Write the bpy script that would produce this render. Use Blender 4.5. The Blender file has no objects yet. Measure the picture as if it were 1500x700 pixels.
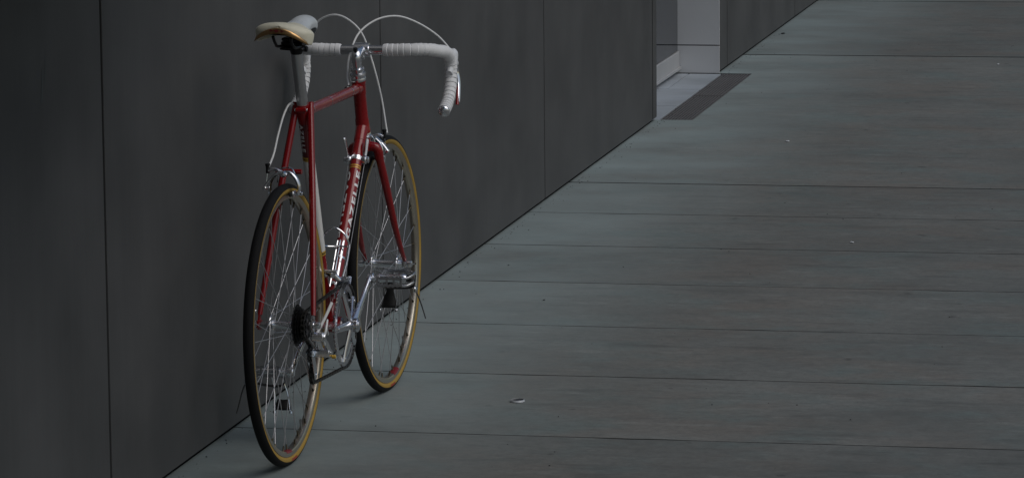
import bpy, bmesh, math, random
from mathutils import Vector, Matrix, Quaternion
R = math.radians
PI = math.pi
rnd = random.Random(7)
SC = bpy.context.scene
COL = SC.collection

# ------------------------------------------------------------------ camera
cam_d = bpy.data.cameras.new('camera')
cam = bpy.data.objects.new('camera', cam_d); COL.objects.link(cam)
yaw, pitch, roll = 0.194884, 0.142284, -0.009187
fw = Vector((math.cos(yaw)*math.cos(pitch), math.sin(yaw)*math.cos(pitch), -math.sin(pitch)))
rt = Vector((math.sin(yaw), -math.cos(yaw), 0))
up = rt.cross(fw)
rt2 = rt*math.cos(roll) + up*math.sin(roll)
up2 = -rt*math.sin(roll) + up*math.cos(roll)
m = Matrix((rt2, up2, -fw)).transposed().to_4x4()
m.translation = Vector((0, -2.52112, 1.8689))
cam.matrix_world = m
cam_d.sensor_width = 36; cam_d.lens = 5734.23/1500*36
cam_d.shift_x = (750-738.29)/1500; cam_d.shift_y = (338.58-350)/1500
cam_d.clip_start = 0.1; cam_d.clip_end = 2000
SC.camera = cam

# ------------------------------------------------------------------ light
SUN_EL, SUN_AZ = R(50), R(-112)      # azimuth of the sun seen from the place (0 = +X, counter-clockwise)
w = bpy.data.worlds.new('World'); SC.world = w; w.use_nodes = True
nt = w.node_tree; nt.nodes.clear()
sky = nt.nodes.new('ShaderNodeTexSky'); sky.sky_type = 'NISHITA'; sky.sun_disc = False
sky.sun_elevation = SUN_EL; sky.sun_rotation = R(90) - SUN_AZ
sky.air_density = 1.3; sky.dust_density = 2.4; sky.ozone_density = 1.5
hs = nt.nodes.new('ShaderNodeHueSaturation'); hs.inputs['Saturation'].default_value = 1.1
bg = nt.nodes.new('ShaderNodeBackground'); bg.inputs['Strength'].default_value = 0.08
wo = nt.nodes.new('ShaderNodeOutputWorld')
nt.links.new(sky.outputs[0], hs.inputs['Color']); nt.links.new(hs.outputs[0], bg.inputs['Color'])
nt.links.new(bg.outputs[0], wo.inputs['Surface'])
sl = bpy.data.lights.new('sun', 'SUN'); sl.energy = 1.3; sl.angle = R(50); sl.color = (1.0, .985, .96)
so = bpy.data.objects.new('sun', sl); COL.objects.link(so)
sd = Vector((math.cos(SUN_EL)*math.cos(SUN_AZ), math.cos(SUN_EL)*math.sin(SUN_AZ), math.sin(SUN_EL)))
so.rotation_mode = 'QUATERNION'; so.rotation_quaternion = sd.to_track_quat('Z', 'Y')
SC.view_settings.view_transform = 'Standard'; SC.view_settings.look = 'None'
SC.view_settings.gamma = 1; SC.view_settings.exposure = -0.62
SC.cycles.max_bounces = 8

# ------------------------------------------------------------------ materials
def mat(name, col, rough=.5, metal=0.0, coat=0.0, spec=.5, bump=None, var=None, coat_rough=.1):
    m = bpy.data.materials.new(name); m.use_nodes = True
    n = m.node_tree.nodes; l = m.node_tree.links; b = n['Principled BSDF']
    b.inputs['Base Color'].default_value = (*col, 1); b.inputs['Roughness'].default_value = rough
    b.inputs['Metallic'].default_value = metal; b.inputs['Coat Weight'].default_value = coat
    b.inputs['Coat Roughness'].default_value = coat_rough
    b.inputs['Specular IOR Level'].default_value = spec
    if var or bump:
        tc = n.new('ShaderNodeTexCoord')
    if var:   # (scale, amount, roughness amount)
        t = n.new('ShaderNodeTexNoise'); t.inputs['Scale'].default_value = var[0]; t.inputs['Detail'].default_value = 5
        l.new(tc.outputs['Object'], t.inputs['Vector'])
        mx = n.new('ShaderNodeMix'); mx.data_type = 'RGBA'
        mx.inputs['A'].default_value = (*[c*(1-var[1]) for c in col], 1)
        mx.inputs['B'].default_value = (*[min(1, c*(1+var[1])) for c in col], 1)
        l.new(t.outputs['Fac'], mx.inputs['Factor']); l.new(mx.outputs['Result'], b.inputs['Base Color'])
        mr = n.new('ShaderNodeMapRange'); mr.inputs['To Min'].default_value = max(.02, rough-var[2])
        mr.inputs['To Max'].default_value = min(1, rough+var[2])
        l.new(t.outputs['Fac'], mr.inputs['Value']); l.new(mr.outputs['Result'], b.inputs['Roughness'])
    if bump:  # (scale, distance)
        t = n.new('ShaderNodeTexNoise'); t.inputs['Scale'].default_value = bump[0]; t.inputs['Detail'].default_value = 6
        l.new(tc.outputs['Object'], t.inputs['Vector'])
        bp = n.new('ShaderNodeBump'); bp.inputs['Distance'].default_value = bump[1]; bp.inputs['Strength'].default_value = 1
        l.new(t.outputs['Fac'], bp.inputs['Height']); l.new(bp.outputs['Normal'], b.inputs['Normal'])
    return m

M = {}
M['red'] = mat('red_paint', (.225, .0018, .0035), .28, .0, .7, .3, var=(14, .10, .05), coat_rough=.04)
M['darkred'] = mat('dark_red_panel_paint', (.10, .006, .008), .35, 0, .8)
M['white'] = mat('white_paint', (.78, .77, .74), .3, 0, .6, var=(20, .05, .05))
M['gold'] = mat('gold_lining', (.62, .38, .06), .4, .3)
M['chrome'] = mat('chrome', (.86, .87, .90), .12, 1, var=(30, .06, .05))
M['alloy'] = mat('polished_alloy', (.78, .79, .82), .24, 1, var=(40, .12, .1))
M['dullalloy'] = mat('dull_alloy', (.36, .36, .37), .38, 1, var=(30, .2, .1))
M['rim'] = mat('rim_alloy', (.64, .57, .47), .28, 1, var=(4, .05, .03))
M['tyre'] = mat('tyre_rubber', (.006, .006, .0065), .8, spec=.25, bump=(400, .0005), var=(30, .25, .1))
M['gum'] = mat('gum_sidewall', (.36, .225, .038), .65, var=(18, .25, .1), bump=(500, .0004))
M['black'] = mat('black_steel', (.012, .012, .013), .42, .5, var=(60, .4, .15))
M['blackp'] = mat('black_plastic', (.010, .010, .011), .5)
M['tape'] = mat('white_bar_tape', (.74, .745, .75), .62, var=(60, .10, .08), bump=(350, .0004))
M['hood'] = mat('white_rubber_hood', (.68, .70, .72), .5, var=(50, .08, .08), bump=(200, .0003))
M['cable'] = mat('white_cable_housing', (.74, .75, .75), .4)
M['cream'] = mat('cream_saddle_cover', (.78, .75, .60), .42, var=(34, .16, .1), bump=(260, .0004))
M['noseleather'] = mat('pale_saddle_nose', (.60, .64, .66), .38, var=(26, .16, .12), bump=(140, .001))
M['copper'] = mat('copper_plate', (.55, .34, .16), .32, 1, var=(30, .35, .12))
M['maroon'] = mat('maroon_emblem', (.16, .02, .02), .4)
M['leather'] = mat('black_leather', (.014, .013, .013), .6, bump=(250, .0005))
M['spoke'] = mat('spoke_steel', (.55, .55, .57), .5, 1)
M['nipple'] = mat('dark_brass_nipple', (.09, .075, .05), .45, .8)
M['orange'] = mat('orange_cap', (.6, .16, .05), .5)

# ------------------------------------------------------------------ helpers
def link(name, bm, material, parent=None, smooth=True, loc=None):
    bmesh.ops.recalc_face_normals(bm, faces=bm.faces)
    me = bpy.data.meshes.new(name); bm.to_mesh(me); bm.free()
    mats = material if isinstance(material, (list, tuple)) else [material]
    for x in mats: me.materials.append(x)
    if smooth:
        me.polygons.foreach_set('use_smooth', [True]*len(me.polygons))
        me.set_sharp_from_angle(angle=R(38))
    o = bpy.data.objects.new(name, me); COL.objects.link(o)
    if parent: o.parent = parent
    if loc: o.location = loc
    return o
def empty(name, parent=None, loc=(0, 0, 0)):
    o = bpy.data.objects.new(name, None); COL.objects.link(o); o.location = loc; o.empty_display_size = .05
    if parent: o.parent = parent
    return o
def tag(o, label=None, cat=None, group=None, kind=None):
    for k, v in (('label', label), ('category', cat), ('group', group), ('kind', kind)):
        if v: o[k] = v
    return o
def box(bm, x0, x1, y0, y1, z0, z1, bevel=0, mi=0, mtx=None):
    c = ((x0+x1)/2, (y0+y1)/2, (z0+z1)/2)
    r = bmesh.ops.create_cube(bm, size=1, matrix=Matrix.Translation(c) @ Matrix.Diagonal((x1-x0, y1-y0, z1-z0, 1)))
    fs = {f for v in r['verts'] for f in v.link_faces}
    vs = list(r['verts'])
    if bevel:
        es = list({e for v in vs for e in v.link_edges})
        rr = bmesh.ops.bevel(bm, geom=es, offset=bevel, segments=1, affect='EDGES', profile=.7)
        vs = list({v for f in rr['faces'] for v in f.verts} | {v for v in vs if v.is_valid})
    if mtx:
        allv = set(vs)
        bmesh.ops.transform(bm, matrix=mtx, verts=list(allv))
    return bm
def catmull(pts, n=8, closed=False):
    P = [Vector(p) for p in pts]; out = []
    N = len(P); rng = N if closed else N-1
    for i in range(rng):
        if closed: a, b, c, d = P[(i-1) % N], P[i], P[(i+1) % N], P[(i+2) % N]
        else: a, b, c, d = P[max(i-1, 0)], P[i], P[i+1], P[min(i+2, N-1)]
        for k in range(n):
            t = k/n
            out.append(.5*((2*b)+(-a+c)*t+(2*a-5*b+4*c-d)*t*t+(-a+3*b-3*c+d)*t**3))
    if not closed: out.append(P[-1])
    return out
def sweep(bm, path, rad, seg=12, closed=False, caps=True, flat=1.0, upv=None, mi=0):
    """tube along a path; rad is a number, list or function of 0..1; flat squashes along the binormal"""
    P = [Vector(p) for p in path]; N = len(P)
    def rr(i):
        if callable(rad): return rad(i/max(1, N-1))
        if isinstance(rad, (list, tuple)): return rad[i]
        return rad
    T = []
    for i in range(N):
        if closed: t = P[(i+1) % N]-P[(i-1) % N]
        else: t = P[min(i+1, N-1)]-P[max(i-1, 0)]
        T.append(t.normalized())
    n0 = Vector(upv) if upv else (Vector((0, 0, 1)) if abs(T[0].z) < .9 else Vector((1, 0, 0)))
    nv = (n0 - T[0]*n0.dot(T[0])).normalized()
    rings = []
    for i in range(N):
        if i:
            q = T[i-1].rotation_difference(T[i]); nv = q @ nv
            nv = (nv - T[i]*nv.dot(T[i])).normalized()
        bn = T[i].cross(nv)
        r = rr(i)
        rings.append([bm.verts.new(P[i] + nv*math.cos(2*PI*k/seg)*r + bn*math.sin(2*PI*k/seg)*r*flat) for k in range(seg)])
    M_ = N if closed else N-1
    for i in range(M_):
        a, b = rings[i], rings[(i+1) % N]
        for k in range(seg):
            f = bm.faces.new((a[k], a[(k+1) % seg], b[(k+1) % seg], b[k])); f.material_index = mi
    if caps and not closed:
        for ring in (rings[0], rings[-1]):
            try: bm.faces.new(ring).material_index = mi
            except ValueError: pass
    return bm
def lathe(bm, prof, origin=(0, 0, 0), axis=(0, 1, 0), seg=24, closed_prof=False, mi=0, a0=0, a1=2*PI):
    """prof: (radius, height along axis)"""
    ax = Vector(axis).normalized(); o = Vector(origin)
    u = ax.orthogonal().normalized(); v = ax.cross(u)
    full = abs(a1-a0-2*PI) < 1e-6
    n = seg if full else seg+1
    rings = []
    for k in range(n):
        a = a0+(a1-a0)*k/seg
        d = u*math.cos(a)+v*math.sin(a)
        rings.append([bm.verts.new(o+ax*h+d*max(r, 1e-5)) for r, h in prof])
    m_ = len(prof) if closed_prof else len(prof)-1
    for k in range(seg):
        A, B = rings[k], rings[(k+1) % n]
        for j in range(m_):
            f = bm.faces.new((A[j], A[(j+1) % len(prof)], B[(j+1) % len(prof)], B[j])); f.material_index = mi
    return bm
def cyl(bm, p0, p1, r, seg=16, r1=None, bev=0):
    p0, p1 = Vector(p0), Vector(p1); L = (p1-p0).length; r1 = r if r1 is None else r1
    b = min(bev, L/3)
    if b: prof = [(0, 0), (r-b, 0), (r, b), (r1, L-b), (r1-b, L), (0, L)]
    else: prof = [(0, 0), (r, 0), (r1, L), (0, L)]
    return lathe(bm, prof, p0, p1-p0, seg)
def poly_extrude(bm, pts, d, mi=0):
    """pts: list of 3D points (planar), extruded by vector d"""
    d = Vector(d); a = [bm.verts.new(Vector(p)) for p in pts]; b = [bm.verts.new(Vector(p)+d) for p in pts]
    bm.faces.new(a); bm.faces.new(b[::-1]); n = len(a)
    for i in range(n): bm.faces.new((a[i], b[i], b[(i+1) % n], a[(i+1) % n]))
    return bm
def ring_plate(bm, c, y0, y1, ro, ri, seg=48, teeth=0, th=.003):
    """flat ring about the y axis, optionally toothed"""
    n = teeth*4 if teeth else seg
    def rad(i):
        if not teeth: return ro
        return ro if i % 4 in (1, 2) else ro-th
    V = []
    for i in range(n):
        a = 2*PI*i/n; ca, sa = math.cos(a), math.sin(a); r = rad(i)
        V.append([bm.verts.new((c[0]+rr*ca, yy, c[2]+rr*sa)) for rr, yy in ((r, y0), (r, y1), (ri, y1), (ri, y0))])
    for i in range(n):
        A, B = V[i], V[(i+1) % n]
        for j in range(4): bm.faces.new((A[j], A[(j+1) % 4], B[(j+1) % 4], B[j]))
    return bm
def text_bm(s, size, bold=.0):
    cu = bpy.data.curves.new('t', 'FONT'); cu.body = s; cu.size = size; cu.offset = bold; cu.resolution_u = 3
    cu.space_character = 1.22; cu.align_x = 'LEFT'; cu.align_y = 'BOTTOM_BASELINE'
    o = bpy.data.objects.new('t', cu); COL.objects.link(o)
    dg = bpy.context.evaluated_depsgraph_get()
    me = bpy.data.meshes.new_from_object(o.evaluated_get(dg))
    bm = bmesh.new(); bm.from_mesh(me)
    COL.objects.unlink(o); bpy.data.objects.remove(o); bpy.data.curves.remove(cu); bpy.data.meshes.remove(me)
    return bm
def wrap_text(name, s, size, length, p0, d, face, r, material, parent, bold=0.0):
    """text running along unit vector d from p0 on a tube of radius r, letters centred on direction face; letter tops point to d x face turned"""
    bm = text_bm(s, size, bold)
    xs = [v.co.x for v in bm.verts]; ys = [v.co.y for v in bm.verts]
    x0, x1, y0, y1 = min(xs), max(xs), min(ys), max(ys)
    for k in range(1, 10):
        yy = y0+(y1-y0)*k/10
        bmesh.ops.bisect_plane(bm, geom=bm.verts[:]+bm.edges[:]+bm.faces[:], plane_co=(0, yy, 0), plane_no=(0, 1, 0))
    d = Vector(d).normalized(); f = Vector(face); f = (f-d*f.dot(d)).normalized(); t = f.cross(d)   # letter up
    sx = length/(x1-x0)
    for v in bm.verts:
        u = (v.co.x-x0)*sx; a = (v.co.y-(y0+y1)/2)/r
        v.co = Vector(p0)+d*u+(f*math.cos(a)+t*math.sin(a))*(r+.0005)
    return link(name, bm, material, parent, smooth=False)

# ------------------------------------------------------------------ ground and paving
def streak_mat(name, dark, light, brown, pale, seed=0.0, edge=0.0):
    """weathered board-marked concrete: stains drawn out across the walkway (along Y)"""
    m = bpy.data.materials.new(name); m.use_nodes = True
    n = m.node_tree.nodes; l = m.node_tree.links; b = n['Principled BSDF']
    g = n.new('ShaderNodeNewGeometry')
    def noise(sc, scale, det=4, rough=.55):
        mp = n.new('ShaderNodeMapping'); mp.inputs['Scale'].default_value = sc
        mp.inputs['Location'].default_value = (seed, seed*1.7, 0)
        l.new(g.outputs['Position'], mp.inputs['Vector'])
        t = n.new('ShaderNodeTexNoise'); t.inputs['Scale'].default_value = scale; t.inputs['Detail'].default_value = det
        t.inputs['Roughness'].default_value = rough
        l.new(mp.outputs[0], t.inputs['Vector']); return t.outputs['Fac']
    def ramp(fac, a, b_):
        r = n.new('ShaderNodeMapRange'); r.inputs['From Min'].default_value = a; r.inputs['From Max'].default_value = b_
        l.new(fac, r.inputs['Value']); return r.outputs['Result']
    def mix(fac, A, B):
        x = n.new('ShaderNodeMix'); x.data_type = 'RGBA'
        for k, v in (('A', A), ('B', B)):
            if isinstance(v, tuple): x.inputs[k].default_value = (*v, 1)
            else: l.new(v, x.inputs[k])
        if isinstance(fac, float): x.inputs['Factor'].default_value = fac
        else: l.new(fac, x.inputs['Factor'])
        return x.outputs['Result']
    def mul(a, k):
        x = n.new('ShaderNodeMath'); x.operation = 'MULTIPLY'; l.new(a, x.inputs[0])
        if isinstance(k, float): x.inputs[1].default_value = k
        else: l.new(k, x.inputs[1])
        return x.outputs[0]
    c = mix(ramp(noise((1, .8, 1), 1.6, 7, .62), .32, .68), dark, light)
    c = mix(mul(ramp(noise((1, .75, 1), 2.4, 6, .62), .46, .66), .70), c, brown)       # rusty brown patches
    c = mix(mul(ramp(noise((1.1, .9, 1), 3.1, 6, .62), .50, .68), .65), c, pale)       # greenish pale patches
    c = mix(mul(ramp(noise((6, 1.4, 1), 2.2, 6, .65), .54, .70), .60), c, tuple(x*.60 for x in dark))    # dark smears
    c = mix(mul(ramp(noise((4, 1.2, 1), 3.4, 6, .65), .56, .72), .50), c, tuple(min(1, x*1.4) for x in light))
    c = mix(mul(ramp(noise((1.5, 1, 1), 24, 6, .75), .42, .70), .50), c, tuple(x*.62 for x in dark))
    c = mix(mul(ramp(noise((1.2, 1, 1), 80, 5, .75), .35, .75), .40), c, tuple(x*.6 for x in dark))      # fine grain
    c = mix(mul(ramp(noise((1, 1, 1), 12, 2, .5), .71, .76), .5), c, tuple(x*.30 for x in dark))         # small spots
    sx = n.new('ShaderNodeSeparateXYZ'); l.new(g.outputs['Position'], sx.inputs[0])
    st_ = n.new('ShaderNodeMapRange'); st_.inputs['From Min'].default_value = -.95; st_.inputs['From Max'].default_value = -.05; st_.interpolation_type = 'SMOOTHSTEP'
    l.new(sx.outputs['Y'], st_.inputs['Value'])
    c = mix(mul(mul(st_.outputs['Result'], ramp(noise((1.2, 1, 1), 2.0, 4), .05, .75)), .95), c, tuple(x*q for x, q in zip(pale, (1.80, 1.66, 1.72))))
    l.new(c, b.inputs['Base Color'])
    b.inputs['Specular IOR Level'].default_value = .35
    rr = n.new('ShaderNodeMapRange'); rr.inputs['To Min'].default_value = .62; rr.inputs['To Max'].default_value = .88
    l.new(noise((3, 1, 1), 2.5, 4), rr.inputs['Value']); l.new(rr.outputs['Result'], b.inputs['Roughness'])
    bp = n.new('ShaderNodeBump'); bp.inputs['Distance'].default_value = .0012; bp.inputs['Strength'].default_value = .8
    l.new(noise((2.5, .8, 1), 30, 6, .7), bp.inputs['Height']); l.new(bp.outputs['Normal'], b.inputs['Normal'])
    return m
DK, LT, BR, PL = (.158, .165, .154), (.244, .254, .237), (.222, .198, .172), (.174, .230, .222)
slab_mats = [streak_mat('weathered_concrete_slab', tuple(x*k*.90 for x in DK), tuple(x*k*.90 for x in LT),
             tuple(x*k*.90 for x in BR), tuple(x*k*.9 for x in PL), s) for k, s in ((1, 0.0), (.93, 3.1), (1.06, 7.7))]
M['bed'] = mat('dirty_joint_bed', (.05, .05, .048), .95)

bm = bmesh.new()
for (x0, x1, y0, y1) in ((-250, 260, -250, 250),):
    vs = [bm.verts.new(p) for p in ((x0, y0, -.10), (x1, y0, -.10), (x1, y1, -.10), (x0, y1, -.10))]; bm.faces.new(vs)
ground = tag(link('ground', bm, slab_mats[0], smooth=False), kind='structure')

bm = bmesh.new(); box(bm, -3.2, 60, -9.0, .30, -.095, -.030)
pavement = tag(link('pavement', bm, M['bed'], smooth=False), kind='structure')
PAVE_X = [-2.85, -2.06, -1.27, -.48, .31, 1.10, 1.90, 2.70, 3.5, 4.30, 5.10, 5.92, 6.75, 7.60, 8.47, 9.32, 10.15, 10.94, 11.73, 12.50, 13.27, 14.08]
GX0, GX1, GY0, GY1 = 16.115, 18.000, -.145, -.012      # drain grate opening
def slab(x0, x1, gap0=.004, gap1=.004, i=0, notch=False):
    a, b = x0+gap0, x1-gap1; yw, yo = .012, -8.9
    z0, z1 = -.030, 0.0 + rnd.uniform(-.0002, .0002)
    def edge(x, y0, y1, n=90):
        out = []; off = 0
        for q in range(n+1):
            y = y0+(y1-y0)*(q/n)**1.0; off = off*.6+rnd.gauss(0, .0006)
            chip = (rnd.uniform(.002, .006) if rnd.random() < .05 and .02 < q/n < .98 else 0)*(1 if x == a else -1)
            out.append((x+off+chip, y))
        return out
    if notch: pts = edge(a, yw, yo)+edge(b, yo, yw)+[(GX1+.01, yw), (GX1+.004, GY0-.004), (GX0-.004, GY0-.004), (GX0-.01, yw)]
    else: pts = edge(a, yw, yo)+edge(b, yo, yw)
    bm = bmesh.new(); poly_extrude(bm, [(x, y, z0) for x, y in pts], (0, 0, z1-z0))
    bm.normal_update()
    for f in bm.faces: f.material_index = 0 if abs(f.normal.z) > .5 else 1
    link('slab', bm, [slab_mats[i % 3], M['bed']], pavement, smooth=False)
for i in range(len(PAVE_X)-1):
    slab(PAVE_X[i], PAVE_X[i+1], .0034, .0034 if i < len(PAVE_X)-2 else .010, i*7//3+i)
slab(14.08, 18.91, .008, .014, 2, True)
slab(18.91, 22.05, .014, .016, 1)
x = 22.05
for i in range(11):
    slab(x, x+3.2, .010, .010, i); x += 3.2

# ------------------------------------------------------------------ dark panel wall
def panel_mat():
    m = bpy.data.materials.new('dark_grey_panel'); m.use_nodes = True
    n = m.node_tree.nodes; l = m.node_tree.links; b = n['Principled BSDF']
    g = n.new('ShaderNodeNewGeometry')
    def noise(sc, scale, det=4):
        mp = n.new('ShaderNodeMapping'); mp.inputs['Scale'].default_value = sc
        l.new(g.outputs['Position'], mp.inputs['Vector'])
        t = n.new('ShaderNodeTexNoise'); t.inputs['Scale'].default_value = scale; t.inputs['Detail'].default_value = det
        l.new(mp.outputs[0], t.inputs['Vector']); return t.outputs['Fac']
    mx = n.new('ShaderNodeMix'); mx.data_type = 'RGBA'
    mx.inputs['A'].default_value = (.066, .067, .068, 1); mx.inputs['B'].default_value = (.098, .099, .100, 1)
    r = n.new('ShaderNodeMapRange'); r.inputs['From Min'].default_value = .3; r.inputs['From Max'].default_value = .7
    l.new(noise((1.1, 1, 1.3), 2.2, 6), r.inputs['Value']); l.new(r.outputs['Result'], mx.inputs['Factor'])
    mx2 = n.new('ShaderNodeMix'); mx2.data_type = 'RGBA'; mx2.blend_type = 'MULTIPLY'; mx2.inputs['Factor'].default_value = .07
    l.new(mx.outputs['Result'], mx2.inputs['A'])
    cr = n.new('ShaderNodeMapRange'); cr.inputs['From Min'].default_value = .3; cr.inputs['From Max'].default_value = .7
    l.new(noise((26, 26, .6), 1.0, 5), cr.inputs['Value'])
    l.new(cr.outputs['Result'], mx2.inputs['B'])
    l.new(mx2.outputs['Result'], b.inputs['Base Color'])
    rr = n.new('ShaderNodeMapRange'); rr.inputs['To Min'].default_value = .48; rr.inputs['To Max'].default_value = .60
    l.new(noise((1, 1, .8), 2.2, 6), rr.inputs['Value']); l.new(rr.outputs['Result'], b.inputs['Roughness'])
    bp = n.new('ShaderNodeBump'); bp.inputs['Distance'].default_value = .0006; bp.inputs['Strength'].default_value = .5
    l.new(noise((60, 60, 12), 1.0, 6), bp.inputs['Height']); l.new(bp.outputs['Normal'], b.inputs['Normal'])
    b.inputs['Specular IOR Level'].default_value = .22
    return m
M['panel'] = panel_mat()
M['gap'] = mat('black_gap', (.004, .004, .004), .9)
WALL_TOP = 6.4; ROW = 3.1
def panel_wall(label, x_list, y_face=0.0):
    bm = bmesh.new(); box(bm, x_list[0]+.002, x_list[-1]-.002, y_face+.022, y_face+.30, -.09, WALL_TOP)
    wl = tag(link('panel_wall', bm, M['gap'], smooth=False), label, 'wall')
    for a, b in zip(x_list[:-1], x_list[1:]):
        for z0, z1 in ((.013, ROW), (ROW+.009, WALL_TOP)):
            bm = bmesh.new(); box(bm, a+(.012 if b-a < .2 else .008), b-(.013 if abs(b-15.992) < .01 else .008 if b-a > .2 else .001), y_face, y_face+.018, z0, z1, .0012)
            link('panel', bm, M['panel'], wl, smooth=False)
    return wl
near_wall = panel_wall('long dark grey panelled wall directly behind the red bicycle',
           [-2.6, .1, 2.8, 5.5, 8.229, 10.960, 13.533, 15.992, 16.097])
far_wall = panel_wall('dark grey panelled wall continuing beyond the recessed entrance, past the floor grate',
           [17.990, 18.250, 20.90, 23.55, 26.2, 28.85, 31.5, 34.15, 36.8, 39.45, 42.1, 44.75, 47.4, 50.05, 52.7, 55.35, 58])

M['canvas'] = mat('black_canvas', (.010, .010, .011), .85)
# canopy, flap and rods added out of view to darken the wall's upper left
bm = bmesh.new(); box(bm, 3.2, 8.55, -1.0, -.003, 1.93, 2.03, .006)
cn = tag(link('added_shade_canopy', bm, mat('shade_canopy_steel', (.03, .03, .032), .5, .3), smooth=False), 'added flat dark canopy, out of view, shading the near panel wall', 'canopy')
bm = bmesh.new(); box(bm, 6.30, 7.75, -.74, -.715, 1.37, 1.93, .004); link('added_shade_valance', bm, M['canvas'], cn, smooth=False)  # added blocker, deepens the shade high on the near wall
for x in (3.6, 5.3, 7.1):
    bm = bmesh.new(); cyl(bm, (x, -.85, 2.03), (x, -.006, 2.85), .012, 12); link('added_canopy_rod', bm, M['frame'] if 'frame' in M else mat('rod_steel', (.05, .05, .05), .4, .5), cn)

# scuff on the near wall: a faint pale rub mark
bm = bmesh.new()
for (x, z, lx, lz) in ((7.80, 1.015, .010, .035), (7.825, 1.045, .006, .03), (8.62, .10, .004, .006), (10.4, .30, .006, .004), (8.45, .16, .003, .008), (12.2, .22, .01, .004), (11.5, .62, .012, .006)):
    vs = [bm.verts.new(p) for p in ((x-lx, -.0006, z-lz), (x, -.0006, z-lz*.7), (x+lx, -.0006, z+lz), (x+lx*.4, -.0006, z+lz*1.1))]
    bm.faces.new(vs)
M['scuff'] = mat('pale_scuff', (.085, .10, .10), .7)
link('scuff_mark', bm, M['scuff'], near_wall, smooth=False)

# ------------------------------------------------------------------ recessed entrance
ent = tag(empty('entrance', loc=(16.1, 0, 0)), 'recessed entrance with pale reveal and glazed side between the two dark panel walls', 'entrance')
def ent_obj(name, bm, m_, par=None, smooth=False):
    bmesh.ops.translate(bm, verts=bm.verts[:], vec=(-16.1, 0, 0))
    return link(name, bm, m_, par or ent, smooth)
M['reveal'] = mat('pale_grey_render', (.55, .565, .585), .6, var=(3, .08, .05), bump=(60, .0004))
M['kick'] = mat('brushed_kick_plate', (.50, .51, .52), .42, .35, var=(6, .12, .08))
M['frame'] = mat('dark_aluminium', (.05, .052, .056), .4, .4)
def glass_mat():
    m = bpy.data.materials.new('dark_tinted_glass'); m.use_nodes = True
    b = m.node_tree.nodes['Principled BSDF']
    b.inputs['Base Color'].default_value = (.012, .015, .02, 1); b.inputs['Roughness'].default_value = .05
    b.inputs['Specular IOR Level'].default_value = .4; return m
M['glass'] = glass_mat()
PX = 17.985
bm = bmesh.new(); box(bm, 16.0, 18.03, .262, .30, -.02, 6.4); ent_obj('backing', bm, M['gap'])
for z0, z1 in ((.003, .130), (.135, 3.1), (3.105, 6.4)):
    bm = bmesh.new(); box(bm, PX, PX+.008, .0, .256, z0, z1, .0006); ent_obj('reveal_panel', bm, M['reveal'])
bm = bmesh.new(); box(bm, PX+.009, 18.03, .024, .25, -.02, 6.3); ent_obj('reveal_core', bm, M['gap'])
bm = bmesh.new(); box(bm, 16.102, PX-.012, .195, .215, .108, 2.9); ent_obj('glass_pane', bm, M['glass'])
bm = bmesh.new(); box(bm, PX-.014, PX-.002, .200, .24, .020, 2.9); ent_obj('door_edge_seal', bm, M['blackp'])
bm = bmesh.new(); box(bm, 16.102, PX-.010, .186, .24, .030, .105, .003)
box(bm, 16.102, PX-.008, .178, .186, .021, .034, .001); ent_obj('kick_plate', bm, M['kick'])
bm = bmesh.new(); box(bm, 16.102, PX-.02, .183, .25, 2.9, 3.1, .003); ent_obj('door_header', bm, M['frame'])
bm = bmesh.new(); box(bm, 16.102, PX-.02, .183, .25, 3.1, 6.4, .003); ent_obj('upper_panel', bm, M['panel'])
# entrance floor tiles
tile_m = streak_mat('pale_threshold_tile', (.20, .215, .225), (.27, .29, .305), (.22, .215, .2), (.24, .29, .31), 5.0)
for (x0, x1, y0, y1) in ((16.10, 16.62, -.008, .085), (16.10, 16.62, .088, .25), (16.625, 17.30, -.008, .25), (17.305, 17.98, -.008, .14), (17.305, 17.98, .143, .25)):
    bm = bmesh.new(); box(bm, x0+.004, x1-.004, y0+.001, y1-.001, -.030, .0005, .0006); ent_obj('floor_tile', bm, tile_m)

# drain grate in the paving
M['grate'] = mat('galvanised_grate', (.15, .145, .145), .6, .2, var=(5, .25, .1))
gr = tag(empty('drain_grate', loc=(GX0, GY0, 0)), 'long dark drain grate let into the paving in front of the recessed entrance', 'drain grate')
bm = bmesh.new(); L_ = GX1-GX0; W_ = GY1-GY0
box(bm, 0, L_, 0, W_, -.0295, -.026); link('channel_bed', bm, M['gap'], gr, smooth=False)
for k in range(2):
    bm = bmesh.new(); a = k*L_/2+.008; b = (k+1)*L_/2-.008
    box(bm, a, b, 0, .004, -.025, -.001); box(bm, a, b, W_-.004, W_, -.025, -.001)
    box(bm, a, a+.006, .004, W_-.004, -.025, -.001); box(bm, b-.006, b, .004, W_-.004, -.025, -.001)
    f_ = link('grate_frame', bm, M['grate'], gr, smooth=False)
    bm = bmesh.new()
    for j in range(1, 10): box(bm, a+.006, b-.006, W_*j/10-.0032, W_*j/10+.0032, -.020, -.0012)
    for j in range(1, 31): xx = a+(b-a)*j/31; box(bm, xx-.0022, xx+.0022, .004, W_-.004, -.020, -.0024)
    o = link('grate_bars', bm, M['grate'], f_, smooth=False); o['kind'] = 'stuff'

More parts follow.
